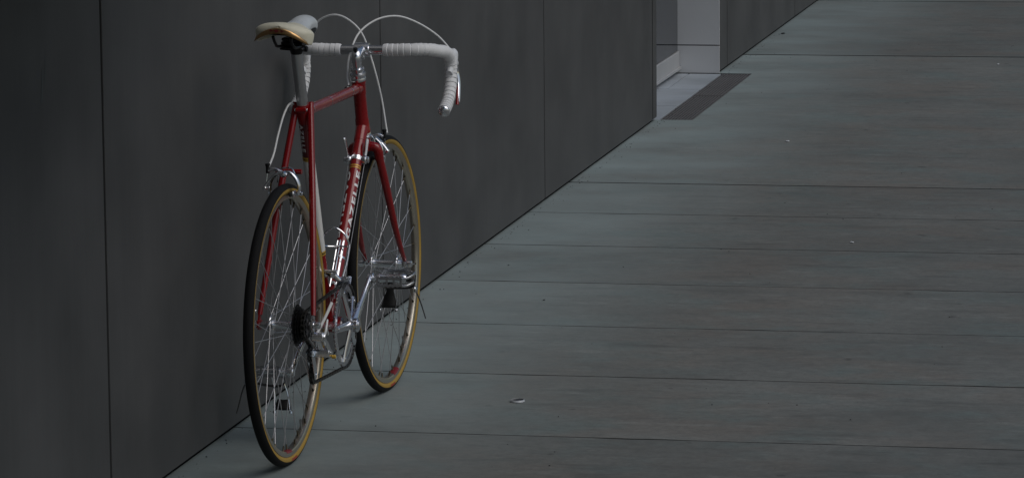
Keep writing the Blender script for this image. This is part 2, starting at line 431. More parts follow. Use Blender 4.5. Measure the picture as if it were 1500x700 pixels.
# ------------------------------------------------------------------ bits on the paving
bm = bmesh.new(); lathe(bm, [(0, .0035), (.0150, .0035), (.0158, .0030), (.0158, .0), (0, 0)], axis=(0, 0, 1), seg=24)
st = empty('floor_stud', loc=(9.761, -.626, .0012))
o = link('stud_cap', bm, M['blackp'], st)
bm = bmesh.new(); lathe(bm, [(.0160, 0), (.0160, .0048), (.0178, .0040), (.0192, 0)], axis=(0, 0, 1), seg=28); link('stud_rim', bm, mat('pale_stud_rim', (.5, .52, .54), .45, .2), st)
tag(st, 'small round floor stud with pale rim set in the paving right of the bicycle', 'floor stud')
def crumb(name, x, y, s, m_, label, cat, flat=.35):
    bm = bmesh.new(); bmesh.ops.create_icosphere(bm, subdivisions=2, radius=1)
    for v in bm.verts:
        k = 1+rnd.uniform(-.22, .22); v.co = Vector((v.co.x*s[0]*k, v.co.y*s[1]*k, (v.co.z*flat+flat)*min(s)*k))
    tag(link(name, bm, m_, None, True, (x, y, .001)), label, cat)
M['stone'] = mat('dark_crumb', (.012, .012, .012), .8)
M['paper'] = mat('pale_scrap', (.62, .65, .68), .7)
crumb('pebble', 11.38, -.395, (.0045, .0035), M['stone'], 'tiny black pebble alone on the slab right of the front wheel', 'pebble')
crumb('pebble', 12.046, -.157, (.0035, .0028), M['stone'], 'tiny black pebble close to the joint between paving slabs by the wall', 'pebble')
crumb('paper_scrap', 12.678, -1.181, (.006, .006), M['paper'], 'tiny pale scrap lying on the paving far right of the bicycle, nearest of the scraps', 'litter')
crumb('paper_scrap', 15.402, -.636, (.012, .007), M['paper'], 'tiny pale scrap on the long slab in front of the drain grate', 'litter')
crumb('paper_scrap', 18.548, -1.25, (.012, .005), M['paper'], 'tiny pale scrap farthest away, beside the wide joint at the upper right', 'litter')
crumb('pebble', 20.012, -.046, (.022, .010), M['stone'], 'small flat dark stone at the foot of the far panel wall', 'pebble', .2)
bm = bmesh.new()
for i in range(620):
    x = rnd.uniform(8.3, 20); y = rnd.uniform(-4, -.02) if rnd.random() < .6 else -abs(rnd.gauss(0, .02))-.012
    s = rnd.choice((.0007, .0009, .0012, .0018))
    mt = Matrix.Translation((x, y, s*.4+.0008)) @ Matrix.Rotation(rnd.uniform(0, 6), 4, 'Z') @ Matrix.Diagonal((s*rnd.uniform(.8, 1.6), s, s*.7, 1))
    bmesh.ops.create_icosphere(bm, subdivisions=1, radius=1, matrix=mt)
o = link('grit', bm, M['stone'], smooth=False); tag(o, 'scattered dark grit on the concrete paving', 'grit', kind='stuff')

# ================================================================== BICYCLE
# local axes: x forward, y left (towards the wall), z up, origin at the rear tyre's contact point
bike = tag(empty('bicycle', loc=(8.8967, -.23726, 0)),
   'red and white steel racing bicycle with white taped drop handlebars, propped beside the dark wall', 'bicycle')
bike.rotation_euler = (-.0076, 0, -.01866)
WR = .335; WB = .9857
RH = Vector((0, 0, WR)); FH = Vector((WB, 0, WR)); BB = Vector((.390, 0, .272))
ang = 1.245; sdv = Vector((-math.cos(ang), 0, math.sin(ang)))
ST = BB+sdv*.596; SP = BB+sdv*.735
HT = Vector((.743, 0, .842)); HB = Vector((.781, 0, .705)); hd = (HB-HT).normalized()

# ---------------- wheels
def wheel(name, hub, rear):
    wl = empty(name, bike, hub)
    rc, tr = WR-.0125, .0125
    bm = bmesh.new()
    prof = [(rc+(tr+.0006)*math.cos(a), (tr+.0004)*math.sin(a)) for a in [R(t) for t in range(-80, 81, 10)]]
    prof += [(rc+(tr-.002)*math.cos(R(80)), (tr-.003)*math.sin(R(80))), (rc+(tr-.002)*math.cos(R(-80)), (tr-.003)*math.sin(R(-80)))]
    lathe(bm, prof, seg=120, closed_prof=True); link('tyre', bm, M['tyre'], wl)
    bm = bmesh.new()
    lathe(bm, [(rc+tr*math.cos(a), tr*math.sin(a)) for a in [R(t) for t in range(54, 307, 14)]], seg=120)
    link('tyre_sidewall', bm, M['gum'], wl)
    # rim: shallow box section, rounded towards the hub
    ro = rc-.0095; bm = bmesh.new()
    prof = [(ro-.002, -.0075), (ro, -.0100), (ro-.0085, -.0100), (ro-.0125, -.0078), (ro-.0142, -.003), (ro-.0145, 0),
            (ro-.0142, .003), (ro-.0125, .0078), (ro-.0085, .0100), (ro, .0100), (ro-.002, .0075)]
    lathe(bm, prof, seg=120, closed_prof=True); link('rim', bm, M['rim'], wl)
    rsp = ro-.0135
    # hub
    yl, yr, fr = (.034, -.020, .024) if rear else (.034, -.034, .0195)
    bm = bmesh.new()
    lathe(bm, [(0, yr-.012), (.008, yr-.012), (.011, yr-.003), (fr, yr-.0022), (fr+.0016, yr), (fr, yr+.0022), (.0125, yr+.004), (.0095, yr+.012), (.0095, yl-.012),
               (.0125, yl-.004), (fr, yl-.0022), (fr+.0016, yl), (fr, yl+.0022), (.011, yl+.003), (.008, yl+.012), (0, yl+.012)], seg=32)
    h = link('hub', bm, M['alloy'], wl)
    half = .063 if rear else .050
    bm = bmesh.new(); cyl(bm, (0, -half-.012, 0), (0, half+.012, 0), .0047, 12); 
    for s in (-1, 1): cyl(bm, (0, s*(half-.014), 0), (0, s*(half-.003), 0), .0085, 6, bev=.001)
    link('axle', bm, M['dullalloy'], wl)
    if rear:
        bm = bmesh.new(); lathe(bm, [(.0045, .0), (.0065, .0), (.0065, .004), (.0045, .004)], origin=(0, .003, 0), seg=12); 
    # spokes: shared cylinder mesh, 36, crossing three
    bmu = bmesh.new(); lathe(bmu, [(1, 0), (1, 1)], axis=(0, 0, 1), seg=6)
    me = None
    nb = bmesh.new(); lathe(nb, [(0, -.002), (.0030, -.002), (.0030, .002), (.0022, .003), (.0022, .010), (.0012, .014), (0, .014)], axis=(0, 0, 1), seg=8)
    nip = None
    off = R(8.5) if rear else R(1.5)
    for k in range(36):
        s = k % 2; yy = yl if s == 0 else yr
        a = off+k*2*PI/36
        j = k//2; lead = 1 if j % 2 == 0 else -1
        ha = a+lead*R(62)
        p0 = Vector((math.cos(ha)*(fr-.003), yy+lead*.0015, math.sin(ha)*(fr-.003)))
        p1 = Vector((math.cos(a)*rsp, .0025 if s == 0 else -.0025, math.sin(a)*rsp))
        d = p1-p0; q = d.to_track_quat('Z', 'Y')
        if me is None:
            o = link('spoke', bmu, M['spoke'], wl); me = o.data
        else:
            o = bpy.data.objects.new('spoke', me); COL.objects.link(o); o.parent = wl
        o.location = p0; o.rotation_mode = 'QUATERNION'; o.rotation_quaternion = q; o.scale = (.00095, .00095, d.length)
        if nip is None:
            n_ = link('nipple', nb, M['nipple'], wl); nip = n_.data
        else:
            n_ = bpy.data.objects.new('nipple', nip); COL.objects.link(n_); n_.parent = wl
        n_.location = p1; n_.rotation_mode = 'QUATERNION'; n_.rotation_quaternion = (-d).to_track_quat('Z', 'Y')
    # valve and the red rim sticker low on the wheel
    va = R(-72) if rear else R(-60)
    bm = bmesh.new(); dv = Vector((math.cos(va+.1), 0, math.sin(va+.1)))
    cyl(bm, dv*(rsp+.004), dv*(rsp-.028), .003, 8); link('valve', bm, M['dullalloy'], wl)
    bm = bmesh.new()
    pr = [(ro-.0087-.0004, -.0104), (ro-.0129, -.0082), (ro-.0146, -.0031), (ro-.0149, 0), (ro-.0146, .0031), (ro-.0129, .0082), (ro-.0089, .0104)]
    a_ = R(-100) if rear else R(-84)
    V = []
    for i in range(9):
        t = a_+R(9)*(i/8); V.append([bm.verts.new((math.cos(t)*r, y, math.sin(t)*r)) for r, y in pr])
    for i in range(8):
        for j in range(6): bm.faces.new((V[i][j], V[i][j+1], V[i+1][j+1], V[i+1][j]))
    link('rim_sticker', bm, mat('dark_red_sticker', (.20, .012, .016), .4), wl)
    return wl
rw = wheel('rear_wheel', RH, True)
fwh = wheel('front_wheel', FH, False)
fwh.rotation_euler = (0, 0, R(-1.2))

# red-orange patch worn on the tyre at the ground
def patch(wl):
    bm = bmesh.new(); rc, tr = WR-.0125, .0128; V = []
    for i in range(7):
        t = R(-93)+R(8)*i/6
        V.append([bm.verts.new((math.cos(t)*(rc+tr*math.cos(R(s))), -tr*math.sin(R(s)), math.sin(t)*(rc+tr*math.cos(R(s))))) for s in (66, 80, 95, 108)])
    for i in range(6):
        for j in range(3): bm.faces.new((V[i][j], V[i][j+1], V[i+1][j+1], V[i+1][j]))
    link('tyre_label', bm, mat('red_tyre_label', (.30, .05, .02), .6), wl)
patch(rw); patch(fwh)

# ---------------- frame
def tube(name, p0, p1, r0, r1=None, m_='red', seg=20, par=bike, mid=None):
    r1 = r0 if r1 is None else r1
    bm = bmesh.new(); n = 8; p0, p1 = Vector(p0), Vector(p1)
    sweep(bm, [p0.lerp(p1, i/n) for i in range(n+1)], lambda t: r0+(r1-r0)*t, seg)
    return link(name, bm, M[m_], par)
DT0 = BB+Vector((.02, 0, .022)); DT1 = HB+(HT-HB)*.10-Vector((.004, 0, 0)); dd = (DT1-DT0).normalized()
dtube = tube('down_tube', BB, DT1, .0146)
TT0 = ST-sdv*.018; TT1 = HT+hd*.022
tube('top_tube', TT0, TT1, .0129)
# head tube with lugs
bm = bmesh.new(); L = (HB-HT).length
lathe(bm, [(0, 0), (.0190, 0), (.0190, .006), (.0180, .008), (.0175, .036), (.0163, .040), (.0163, L-.040), (.0175, L-.036), (.0182, L-.008), (.0192, L-.006), (.0192, L), (0, L)], HT, hd, 28)
ht = link('head_tube', bm, M['red'], bike)
bm = bmesh.new(); sweep(bm, [DT1-dd*.045, DT1-dd*.02, DT1], lambda t: .0156+.0012*t, 20)
link('down_tube_lug', bm, M['red'], bike)
bm = bmesh.new(); td = (TT1-TT0).normalized(); sweep(bm, [TT1-td*.040, TT1-td*.02, TT1], lambda t: .0138+.001*t, 20)
link('top_tube_lug', bm, M['red'], bike)
# seat tube in its four paint sections
def stp(t): return BB+sdv*t
secs = [(.0, .195, 'red'), (.195, .199, 'gold'), (.199, .202, 'blackp'), (.202, .206, 'gold'), (.206, .452, 'white'), (.452, .456, 'gold'), (.456, .458, 'blackp'), (.458, .463, 'gold'), (.463, .575, 'darkred'), (.575, .592, 'red')]
bm = bmesh.new(); sweep(bm, [stp(.0), stp(.595)], .0141, 24); seat_tube = link('seat_tube', bm, M['red'], bike)
names = {'red': 'red_section', 'gold': 'gold_band', 'blackp': 'black_line', 'white': 'white_section', 'darkred': 'dark_red_section'}
for a, b, k in secs:
    if k == 'red': continue
    bm = bmesh.new(); sweep(bm, [stp(a), stp(b)], .01465 if k != 'gold' else .0149, 24, caps=False); link(names[k], bm, M[k], seat_tube)
M['letter'] = mat('white_lettering', (.88, .88, .88), .35, 0, .5)
fseat = Vector((-1, .42, 0))
wrap_text('lettering', 'GAZELLE', .0135, .088, stp(.566), -sdv, fseat, .0148, M['letter'], seat_tube, .0004)
# seat lug cluster
bm = bmesh.new()
sweep(bm, [ST-sdv*.045, ST-sdv*.03, ST-sdv*.002, ST+sdv*.003], [.0152, .0168, .0172, .0166], 24)
sweep(bm, [TT0+td*.002, TT0+td*.045], lambda t: .0150-.0010*t, 20)
sl_ = link('seat_lug', bm, M['red'], bike)
bm = bmesh.new(); bx_ = ST-sdv*.010+Vector((-.019, 0, 0))
cyl(bm, bx_+Vector((0, -.013, 0)), bx_+Vector((0, .013, 0)), .0062, 14, bev=.001); link('clamp_ears', bm, M['red'], sl_)
bm = bmesh.new(); cyl(bm, bx_+Vector((0, -.016, 0)), bx_+Vector((0, -.013, 0)), .0042, 6, bev=.0008); cyl(bm, bx_+Vector((0, .013, 0)), bx_+Vector((0, .016, 0)), .0042, 6, bev=.0008)
link('clamp_bolt', bm, M['alloy'], sl_)
# bottom bracket shell
bm = bmesh.new(); lathe(bm, [(0, -.035), (.0185, -.035), (.0205, -.033), (.0205, .033), (.0185, .035), (0, .035)], BB, seg=28)
shell = link('bottom_bracket_shell', bm, M['red'], bike)
bm = bmesh.new(); lathe(bm, [(0, -.0395), (.015, -.0395), (.018, -.036), (.018, .036), (.015, .0395), (0, .0395)], BB, seg=24)
link('bearing_cup', bm, M['dullalloy'], shell)
# stays
for s in (-1, 1):
    dro = RH+Vector((0, s*.066, 0))
    top = ST-sdv*.016+Vector((-.006, s*.0195, 0))
    bm = bmesh.new(); pts = [top+Vector((.004, 0, .012)), top, top.lerp(dro+Vector((.008, 0, .022)), .5)+Vector((0, s*.002, 0)), dro+Vector((.008, 0, .022))]
    P = catmull(pts, 8); sweep(bm, P, lambda t: .0052+.0033*min(1, t*6) if t < .16 else .0084-.0025*max(0, t-.75)*4*.9, 16)
    link('seat_stay', bm, M['red'], bike)
    c0 = BB+Vector((-.012, s*.026, 0)); c1 = dro+Vector((.022, 0, -.004))
    P = catmull([c0, c0.lerp(c1, .28)+Vector((0, -s*.003, 0)), c0.lerp(c1, .6)+Vector((0, s*.002, 0)), c1], 7)
    bm = bmesh.new(); sweep(bm, P, lambda t: .0108-.0042*t, 16, flat=.85); link('chain_stay', bm, M['red'], bike)
    bm = bmesh.new()
    outl = [(.030, -.004), (.026, .006), (.014, .012), (.012, .028), (.004, .028), (-.002, .012), (-.010, .010), (-.012, -.003), (-.006, -.011), (.004, -.014)]
    if s < 0: outl += [(.002, -.034), (.012, -.036), (.014, -.014)]
    else: outl += [(.014, -.012)]
    poly_extrude(bm, [(dro.x+a, dro.y-.002, dro.z+b) for a, b in outl], (0, .004, 0)); link('dropout', bm, M['red'] if s > 0 else M['alloy'], bike, smooth=False)
# bridge
bm = bmesh.new(); zb = .690; br = Vector((.062, 0, .694))
cyl(bm, br+Vector((0, -.0315, 0)), br+Vector((0, .0315, 0)), .0062, 14); link('brake_bridge', bm, M['red'], bike)
# lettering and lining on the down tube
mid = BB+dd*0
nrm = Vector((-dd.z, 0, dd.x))          # towards the seat tube, up and back
fR = (Vector((0, -1, 0))*math.cos(R(24))+nrm*math.sin(R(24)))
fL = (Vector((0, 1, 0))*math.cos(R(40))+nrm*math.sin(R(40)))
dtd = (DT1-BB).normalized()
wrap_text('lettering', 'GAZELLE', .0200, .200, BB+dtd*.248, dtd, fR, .0147, M['letter'], dtube, .0007)
wrap_text('lettering', 'GAZELLE', .0200, .200, BB+dtd*.446, -dtd, fL, .0147, M['letter'], dtube, .0007)
for a, b, k in ((.456, .459, 'gold'), (.4625, .4655, 'gold')):
    bm = bmesh.new(); sweep(bm, [BB+dtd*a, BB+dtd*b], .01495, 24, caps=False); link('gold_band', bm, M[k], dtube)

# ---------------- headset
hs_ = empty('headset', bike)
for o0, sgn, pr in ((HT, -1, [(0, 0), (.0200, 0), (.0205, .004), (.0190, .008), (.0172, .009), (.0172, .0105), (.0205, .0115), (.0215, .016), (.0205, .020), (.0150, .0215), (.0150, .0265), (.0185, .0270), (.0185, .0325), (.0150, .0335), (0, .0335)]),
                    (HB, 1, [(0, 0), (.0195, 0), (.0205, .004), (.0185, .008), (.0205, .009), (.0205, .012), (0, .012)])):
    bm = bmesh.new(); lathe(bm, pr, o0, hd*sgn, 28); link('headset_cup', bm, M['alloy'], hs_)
# ---------------- fork
fork = empty('fork', bike)
CR = HB+hd*.012
bm = bmesh.new(); cyl(bm, CR-hd*.001, CR+hd*.038, .0172, 22, bev=.002)
for s in (-1, 1):
    sweep(bm, catmull([CR+hd*.028, CR+hd*.028+Vector((.002, s*.016, 0)), CR+hd*.031+Vector((.003, s*.029, 0)), CR+hd*.042+Vector((.003, s*.0345, 0)), CR+hd*.062+Vector((.003, s*.035, 0))], 6), lambda t: .0128-.0008*t, 14)
link('fork_crown', bm, M['red'], fork)
for s in (-1, 1):
    a = CR+hd*.050+Vector((.003, s*.0345, 0)); b = FH+Vector((-.004, s*.053, .010))
    P = catmull([a, a.lerp(b, .35)+Vector((-.012, s*.002, 0)), a.lerp(b, .68)+Vector((-.020, s*.002, 0)), a.lerp(b, .88)+Vector((-.013, s*.001, 0)), b], 8)
    bm = bmesh.new(); sweep(bm, P, lambda t: .0122-.0062*max(0, t-.15)/.85, 16, flat=.86, upv=(1, 0, 0)); link('fork_blade', bm, M['red'], fork)
    bm = bmesh.new(); poly_extrude(bm, [(b.x-.006, b.y-.002, b.z+.004), (b.x+.014, b.y-.002, b.z+.002), (b.x+.014, b.y-.002, b.z-.018), (b.x+.004, b.y-.002, b.z-.020), (b.x-.005, b.y-.002, b.z-.008)], (0, .004, 0))
    link('dropout', bm, M['alloy'], fork, smooth=False)
# quick releases
def qr(parent_name, hub, half, lever_side, tip):
    q = empty(parent_name, bike, hub)
    bm = bmesh.new(); s = -lever_side
    lathe(bm, [(0, 0), (.0085, 0), (.0095, .004), (.008, .012), (.004, .014), (0, .014)], (0, s*(half+.006), 0), (0, s, 0), 16); link('nut', bm, M['alloy'], q)
    s = lever_side; y = half+.006
    bm = bmesh.new(); lathe(bm, [(0, 0), (.009, 0), (.0095, .006), (.008, .016), (.005, .018), (0, .018)], (0, s*y, 0), (0, s, 0), 18); link('cam_housing', bm, M['alloy'], q)
    bm = bmesh.new(); t = Vector(tip); p0 = Vector((0, s*(y+.010), 0))
    P = catmull([p0, p0+Vector((t.x*.3, s*.012, t.z*.22)), p0+Vector((t.x*.7, s*.014, t.z*.65)), p0+t], 6)
    sweep(bm, P, lambda u: .0042+.0012*math.sin(u*2.6), 10, flat=.8); link('lever', bm, M['chrome'], q)
    return q
qr('quick_release', RH, .066, 1, (.045, .004, .025))
qr('quick_release', FH, .053, 1, (-.03, .008, -.030))
bm = bmesh.new(); lathe(bm, [(0, 0), (.0085, 0), (.0095, .004), (.0085, .010), (0, .010)], RH+Vector((0, -.069, 0)), (0, -1, 0), 16); link('axle_nut', bm, M['chrome'], bike)

# ---------------- stem and handlebar
stem = empty('stem', bike)
BC = Vector((.790, 0, .914)); SQ = HT-hd*.068
bm = bmesh.new()
cyl(bm, HT-hd*.028, SQ+hd*.002, .0111, 22, bev=.001); link('quill', bm, M['chrome'], stem)
bm = bmesh.new()
P = catmull([SQ+hd*.026, SQ+hd*.008, SQ+Vector((.012, 0, .002)), SQ.lerp(BC, .55), BC-Vector((.008, 0, 0))], 6)
sweep(bm, P, lambda t: .0125+.0015*math.sin(t*PI), 16); link('extension', bm, M['alloy'], stem)
bm = bmesh.new(); lathe(bm, [(.0134, -.020), (.0180, -.019), (.0185, -.014), (.0185, .014), (.0180, .019), (.0134, .020)], BC, seg=26)
cyl(bm, BC+Vector((-.012, -.009, -.018)), BC+Vector((-.012, .009, -.018)), .0062, 12, bev=.001); link('bar_clamp', bm, M['alloy'], stem)
bm = bmesh.new(); cyl(bm, SQ-hd*.0135+Vector((0, 0, -.004)), SQ-hd*.019, .0055, 6, bev=.001); link('stem_bolt', bm, M['black'], stem)
bar = empty('handlebar', bike, BC); bar.rotation_euler = (0, 0, R(-1.0))
bm = bmesh.new(); sweep(bm, [(0, -.062, 0), (0, -.022, 0), (0, 0, 0), (0, .022, 0), (0, .062, 0)], [.0122, .0125, .0130, .0125, .0122], 22)
link('centre_sleeve', bm, M['chrome'], bar)
def barpath(s):
    return catmull([(0, s*0.0560, 0), (0, s*0.0950, .0005), (.006, s*0.1320, .001), (.030, s*0.1640, -.001), (.066, s*0.1840, -.008), (.108, s*0.1930, -.016),
                    (.136, s*0.1960, -.034), (.145, s*0.1960, -.062), (.136, s*0.1970, -.096), (.112, s*0.1980, -.128), (.080, s*0.1990, -.148), (.044, s*0.2000, -.160)], 26)
for s in (-1, 1):
    P = barpath(s); N = len(P)
    acc = [0]
    for i in range(1, N): acc.append(acc[-1]+(P[i]-P[i-1]).length)
    bm = bmesh.new()
    rads = []
    for i in range(N):
        ph = ((acc[i]+.0022*math.sin(acc[i]*47))/.0140) % 1.0
        rads.append(.0150+.0015*ph-.0011*(1 if ph < .09 else 0)+.0003*math.sin(acc[i]*151))
    # skewed wraps: tape rings tilt around the bar
    Pv = [Vector(p) for p in P]
    sweep(bm, Pv, rads, 22)
    link('bar_tape', bm, M['tape'], bar)
    e = Vector(P[-1]); d = (Vector(P[-1])-Vector(P[-2])).normalized()
    bm = bmesh.new(); lathe(bm, [(.0155, -.001), (.0150, .002), (.0120, .005), (.0100, .0062), (.0070, .0078), (0, .0082)], e, d, 22)
    link('end_plug', bm, M['alloy'], bar)
    # ring of finishing tape by the sleeve
    bm = bmesh.new(); lathe(bm, [(.0128, -.003), (.0152, -.003), (.0157, .004), (.0150, .010)], (0, s*0.0600, 0), (0, s, 0), 22); link('finishing_tape', bm, M['hood'], bar)
    # brake lever
    lv = empty('brake_lever', bike, BC); lv.rotation_euler = bar.rotation_euler
    bm = bmesh.new()
    P = catmull([(.126, s*0.1960, -.074), (.146, s*0.1970, -.058), (.158, s*0.1975, -.040), (.163, s*0.1975, -.024), (.162, s*0.1965, -.012)], 6)
    sweep(bm, P, [ .010+.0085*math.sin(min(1, i/(len(P)-1)*1.15+.12)*PI*.62)-(.0105*(max(0, i/(len(P)-1)-.78)/.22)) for i in range(len(P))], 16, flat=.72, upv=(1, 0, 0))
    P2 = catmull([(.150, s*0.1975, -.056), (.172, s*0.1990, -.048), (.184, s*0.2000, -.052)], 5)
    sweep(bm, P2, lambda t: .0130-.004*t, 14, flat=.75)
    link('hood', bm, M['hood'], lv)
    bm = bmesh.new()
    P = catmull([(.184, s*0.2000, -.050), (.192, s*0.1990, -.072), (.190, s*0.2030, -.098), (.180, s*0.2060, -.124), (.168, s*0.2080, -.150)], 6)
    sweep(bm, P, lambda t: .0050+.0018*math.sin(t*PI), 10, flat=1.1, upv=(0, 1, 0)); link('lever_blade', bm, M['chrome'], lv)
    bm = bmesh.new()
    P = catmull([(.172, s*0.2030, -.108), (.168, s*0.2055, -.122), (.160, s*0.2075, -.140), (.153, s*0.2085, -.156)], 5)
    sweep(bm, P, lambda t: .0012+.0040*t, 10, flat=1.0, upv=(0, 1, 0)); link('red_lever_grip', bm, M['red'], lv)
# ---------------- brake cables
def cable(name, pts, r=.0026, m_='cable', par=bike, n=14):
    bm = bmesh.new(); sweep(bm, catmull(pts, n), r, 10); return link(name, bm, M[m_], par)
hoodtop = lambda s: Vector((.948, s*.203, .937))
cable('brake_cable', [(.952, .199, .903), (.951, .192, .930), (.948, .174, .953), (.940, .147, .979), (.930, .108, .991), (.925, .070, .979), (.920, .033, .943), (.910, .005, .873), (.900, -.019, .786), (.875, -.0375, .706), (.866, -.042, .692)])
cable('brake_cable', [(.950, -.195, .898), (.940, -.161, .938), (.920, -.112, .973), (.890, -.066, .9915), (.860, -.019, .9835), (.820, .017, .952), (.780, .031, .900), (.748, .030, .855), (.728, .022, .833), (.700, .0165, .828)])
# rear run along the top tube then free loop to the rear caliper
cable('brake_cable', [TT1-td*.055+Vector((0, .0150, .004)), TT1-td*.15+Vector((0, .0155, .002)), TT0+td*.08+Vector((0, .0155, .002))], .0022, 'red')
cable('brake_cable', [TT0+td*.10+Vector((0, .0165, .002)), TT0+td*.02+Vector((0, .0185, .008)), (.185, .026, .843), (.155, .034, .822), (.108, .037, .778), (.068, .038, .736), (.030, .041, .708)])
for t in (.06, .23, .44):
    bm = bmesh.new(); q = TT0.lerp(TT1, t/.52) if t < .5 else TT1
    q = TT0+td*min(t, .47)
    sweep(bm, [q-td*.0018, q+td*.0018], .0134, 20, caps=False); cyl(bm, q+Vector((0, .0135, .003))-td*.003, q+Vector((0, .0135, .003))+td*.003, .0040, 10)
    link('cable_clip', bm, M['chrome'], bike)
bm = bmesh.new(); q = TT1-td*.045; cyl(bm, q+Vector((0, .016, .012)), q+Vector((0, .016, -.020)), .0035, 8); cyl(bm, q+Vector((.012, .020, .0)), q+Vector((-.022, .017, .006)), .0042, 8)
link('cable_stop', bm, M['blackp'], bike)

# ---------------- brake calipers (side pull)
def caliper(name, pos, fwd, par=bike):
    """fwd = +1 the caliper sits in front of its fork, -1 behind the stays; cable on the left (+y)"""
    c = empty(name, par, pos)
    h = 1 if fwd < 0 else -1
    def arm(nm, pts, rr, off):
        bm = bmesh.new(); sweep(bm, catmull([(fwd*off, h*y, z) for y, z in pts], 7), rr, 12, flat=.62, upv=(1, 0, 0)); return link(nm, bm, M['alloy'], c)
    arm('caliper_arm', [(.040, .010), (.024, .014), (.004, .006), (-.012, .006), (-.026, -.006), (-.034, -.026), (-.033, -.046)], lambda t: .0062+.0016*math.sin(t*PI), .012)
    arm('caliper_arm', [(.048, -.028), (.036, -.012), (.018, .004), (0, .004), (-.010, .002)], lambda t: .0064, .020)
    arm('caliper_arm', [(.018, .004), (.030, -.008), (.036, -.026), (.034, -.046)], lambda t: .0064-.001*t, .016)
    bm = bmesh.new(); cyl(bm, (-fwd*.026, 0, 0), (fwd*.028, 0, 0), .0035, 10); lathe(bm, [(0, 0), (.0075, 0), (.0080, .004), (.0055, .010), (0, .011)], (fwd*.024, 0, .004), (fwd, 0, 0), 16); link('pivot_bolt', bm, M['chrome'], c)
    for s in (-1, 1):
        bm = bmesh.new(); box(bm, -.018+fwd*.010, .018+fwd*.010, min(s*.0118, s*.019), max(s*.0118, s*.019), -.050, -.0395, .0015); p = link('brake_pad', bm, M['blackp'], c, smooth=False)
        bm = bmesh.new(); box(bm, -.014+fwd*.010, .014+fwd*.010, min(s*.0192, s*.0225), max(s*.0192, s*.0225), -.052, -.0375, .001)
        cyl(bm, (fwd*.012, s*.022, -.044), (fwd*.012, s*.042, -.044), .0048, 8, bev=.001); link('pad_holder', bm, M['alloy'], p)
    bm = bmesh.new(); cyl(bm, (fwd*.012, h*.042, .004), (fwd*.012, h*.042, .022), .0048, 12, bev=.001); lathe(bm, [(.0026, 0), (.0062, .0), (.0062, .005), (.0026, .005)], (fwd*.012, h*.042, .022), (0, 0, 1), 14, closed_prof=True); link('barrel_adjuster', bm, M['black'], c)
    bm = bmesh.new(); cyl(bm, (fwd*.012, h*.042, .012), (fwd*.018, h*.046, -.030), .0008, 6); cyl(bm, (fwd*.014, h*.047, -.030), (fwd*.030, h*.047, -.030), .0050, 8, bev=.001); link('cable_anchor', bm, M['chrome'], c)
    bm = bmesh.new(); sweep(bm, catmull([(-fwd*.004, -.024, -.020), (-fwd*.004, -.014, .012), (-fwd*.004, .014, .012), (-fwd*.004, .024, -.020)], 5), .0016, 8); link('return_spring', bm, M['chrome'], c)
    return c
caliper('rear_brake', (.038, 0, .690), -1)
caliper('front_brake', (CR+hd*.018+Vector((.034, 0, .002))), 1)

# ---------------- seat post and saddle
bm = bmesh.new(); sweep(bm, [ST-sdv*.02, ST+sdv*.002, SP], .0139, 24); sp = link('seat_post', bm, mat('fluted_post_alloy', (.60, .60, .61), .32, .95, var=(30, .1, .08)), bike)
bm = bmesh.new(); cyl(bm, ST-sdv*.0, ST+sdv*.004, .0150, 24)
link('post_collar', bm, M['red'], sp)
SZ = 1.015
sad = empty('saddle', bike, (.024, .008, SZ)); sad.rotation_euler = (R(4.0), R(-.5), R(-1.5))
SL = .272
def shape(x):
    """half width, crown height and edge roll-off at distance x from the tail"""
    pts = [(0, .0), (.003, .024), (.008, .040), (.018, .056), (.034, .0675), (.054, .0720), (.080, .065), (.105, .048), (.135, .034), (.170, .0280), (.205, .0265), (.235, .0265), (.252, .0235), (.263, .0175), (.269, .010), (.272, .0)]
    for (a, b), (c, d) in zip(pts, pts[1:]):
        if x <= c: w_ = b+(d-b)*((x-a)/(c-a)); break
    t = x/SL
    top = 1.060-.020*math.sin(min(1, t/.72)*PI)*.75-.013*t-.022*max(0, (x-.225)/.047)**2-.016*max(0, (.045-x)/.045)**2
    return w_, top, min(.021, .66*w_)
def zedge(x, w_):
    """height of the lower rim of the cover"""
    t = x/SL
    _, top, ro_ = shape(x)
    if x < .056: return 1.0265-.0300*(w_/.072)**1.9
    k = min(1, (x-.056)/.10); k = k*k*(3-2*k); return (1-k)*.9965+k*(top-.030)
xs = [0, .0006, .0018, .004, .008, .013, .019, .027, .036, .046, .056, .067, .080, .092, .105, .120, .135, .152, .170, .19, .21, .225, .24, .25, .258, .264, .269, .2715]
bm = bmesh.new(); rows = []
NJ = 32
for x in xs:
    w_, top, ro_ = shape(x); w_ = max(w_, .0008); ze = zedge(x, w_)
    row = []
    for j in range(NJ+1):
        u = -1+2*j/NJ; au = abs(u); sg = 1 if u >= 0 else -1
        if au < .75:
            th = au/.75*R(80); y = w_*math.sin(th)/math.sin(R(80)); z = top-ro_*(1-math.cos(th)**.9)/(1-math.cos(R(80))**.9)
        else:
            k = (au-.75)/.25; y = w_*(1.0-.06*k*k); z = (top-ro_)*(1-k)+min(ze, top-ro_-.002)*k
        row.append(bm.verts.new((x, sg*y, z-SZ)))
    rows.append(row)
for i in range(len(xs)-1):
    for j in range(NJ):
        f = bm.faces.new((rows[i][j], rows[i+1][j], rows[i+1][j+1], rows[i][j+1])); f.material_index = 1 if xs[i] > .11 else 0
bmesh.ops.remove_doubles(bm, verts=bm.verts[:], dist=.0001)
shellm = [M['cream'], M['noseleather']]
o = link('saddle_cover', bm, shellm, sad)
md = o.modifiers.new('thickness', 'SOLIDIFY'); md.thickness = .003; md.offset = -1
md2 = o.modifiers.new('smooth', 'SUBSURF'); md2.levels = 1; md2.render_levels = 1
